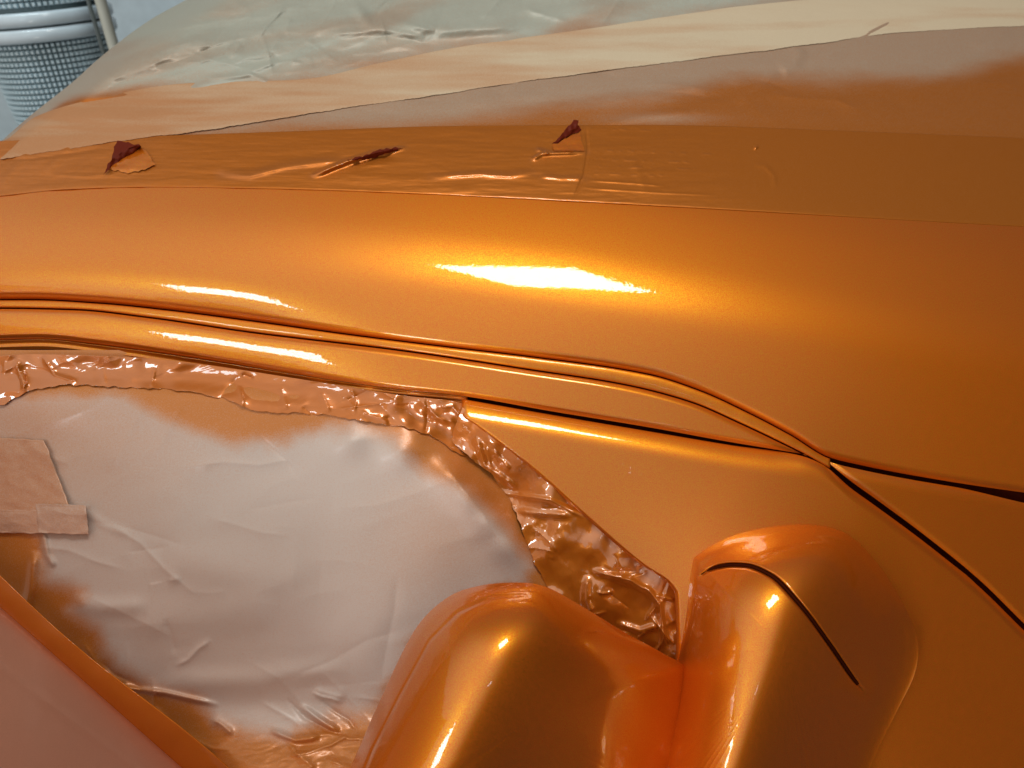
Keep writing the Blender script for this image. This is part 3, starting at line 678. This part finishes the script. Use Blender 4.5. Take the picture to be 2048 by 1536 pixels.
# woven mesh: small raised cushions between wires
V = []; Fc = []
NA = 78
def cell(a0, a1, z0, z1, r0, r1):
    k = len(V)
    am, = ((a0+a1)/2,)
    for a, z, r in ((a0, z0, r0), (a1, z0, r0), (a1, z1, r0), (a0, z1, r0)):
        r *= taper(z); V.append((dloc.x+r*math.cos(a), dloc.y+r*math.sin(a), z))
    ia, iz = (a1-a0)*.18, (z1-z0)*.18
    for a, z in ((a0+ia, z0+iz), (a1-ia, z0+iz), (a1-ia, z1-iz), (a0+ia, z1-iz)):
        V.append((dloc.x+r1*taper(z)*math.cos(a), dloc.y+r1*taper(z)*math.sin(a), z))
    for q in ((0, 1, 5, 4), (1, 2, 6, 5), (2, 3, 7, 6), (3, 0, 4, 7), (4, 5, 6, 7)): Fc.append([k+i for i in q])
dz = .0165
for lo, hi in ((ZB-.9, ZB-.044), (ZB+.044, ZB+.5)):
    nz = int((hi-lo)/dz)
    for j in range(nz):
        for i in range(NA):
            a0 = 2*math.pi*(i+.13)/NA; a1 = 2*math.pi*(i+.87)/NA; z0 = hi-(j+.9)*dz; z1 = hi-(j+.1)*dz
            if math.sin((a0+a1)/2) < .35: cell(a0, a1, z0, z1, DR-.018, DR-.004)
raw('mesh_wall', np.array(V), np.array(Fc), m_mesh, drum, smooth=False)

pp = frame_at(212, 40, 2.35)
post = thing('post', 'cream upright post with a dark cable standing right of the mesh drum', 'post', (pp.x, pp.y, 0))
tube('upright', [(pp.x, pp.y, 0), (pp.x, pp.y, 2.6)], .016, m_post, post)
tube('cable', [(pp.x-.035, pp.y-.01, 0), (pp.x-.03, pp.y-.01, 1.2), (pp.x-.035, pp.y, 2.6)], .006, m_rod, post)
tube('crossbar', [(pp.x-.02, pp.y, pp.z-.1), (pp.x+.25, pp.y+.02, pp.z-.1)], .005, m_rod, post)

# ------------------------------------------------------------------ lamps, placed where the paint shows their reflection, and two added fills
def add_lamp(name, cfg, depthfn):
    px, py = cfg['px'], cfg['py']
    def P(x, y): return cam_pts(np.array([float(x)]), np.array([float(y)]), depthfn(np.array([float(x)]), np.array([float(y)])))[0]
    p = P(px, py); n = np.cross(P(px+6, py)-P(px-6, py), P(px, py-6)-P(px, py+6)); n /= np.linalg.norm(n)
    v = np.array(CAM_LOC)-p; v /= np.linalg.norm(v)
    if n @ v < 0: n = -n
    if 'normal' in cfg: n = d2w(cfg['normal']); n /= np.linalg.norm(n)
    l = 2*(n @ v)*n-v
    pos = Vector(p+l*cfg['dist'])
    ld = bpy.data.lights.new(name, 'AREA'); ld.shape = 'RECTANGLE'; ld.size = cfg['size']; ld.size_y = cfg['size_y']
    ld.energy = cfg['power']; ld.color = cfg['color']
    o = bpy.data.objects.new(name, ld); COL.objects.link(o)
    zz_ = Vector(l); xx_ = Vector(d2w((1, 0, 0))); xx_ = (xx_-zz_*xx_.dot(zz_)).normalized(); yy_ = zz_.cross(xx_)
    rot = Matrix((xx_, yy_, zz_)).transposed() @ Matrix.Rotation(math.radians(cfg['roll']), 3, 'Z')
    o.matrix_world = Matrix.Translation(pos) @ rot.to_4x4()
    print(name, 'pos', [round(c, 2) for c in pos], 'normal cam', np.round(MW[:3, :3].T @ n, 3))
    for cx_, cy_ in cfg.get('corners', []):
        p = P(cx_, cy_); n = np.cross(P(cx_+6, cy_)-P(cx_-6, cy_), P(cx_, cy_-6)-P(cx_, cy_+6)); n /= np.linalg.norm(n)
        v = np.array(CAM_LOC)-p; v /= np.linalg.norm(v); l = 2*(n @ v)*n-v
        zz = np.array(rot.col[2]); tt = (np.array(pos)-p) @ zz/(l @ zz); q = Vector(p+l*tt)-pos
        print('   corner', (cx_, cy_), round(q.dot(rot.col[0]), 3), round(q.dot(rot.col[1]), 3))
    return o
add_lamp('ceiling_lamp', LAMP_MAIN, pillar_depth)
add_lamp('side_lamp', LAMP_SIDE, pillar_depth)
add_lamp('small_lamp', LAMP_SMALL, pillar_depth)
add_lamp('glint_fill', LAMP_THIRD, lambda x, y: film_depth(x, y))  # added fill, only there for glints on the film
bl = bpy.data.lights.new('backdrop_fill', 'AREA'); bl.shape = 'RECTANGLE'; bl.size = 1.2; bl.size_y = .3; bl.energy = 34; bl.color = (.78, .93, 1)  # added unseen lamp that brightens the wall and drum
bo = bpy.data.objects.new('backdrop_fill', bl); COL.objects.link(bo); bo.location = (-1.3, 1.6, 3.5)
bo.rotation_euler = (Vector((-1.2, 4.6, 2.25))-bo.location).to_track_quat('-Z', 'Y').to_euler()
print('drum', [round(c, 2) for c in dloc], 'post', [round(c, 2) for c in pp])
S.render.engine = 'CYCLES'
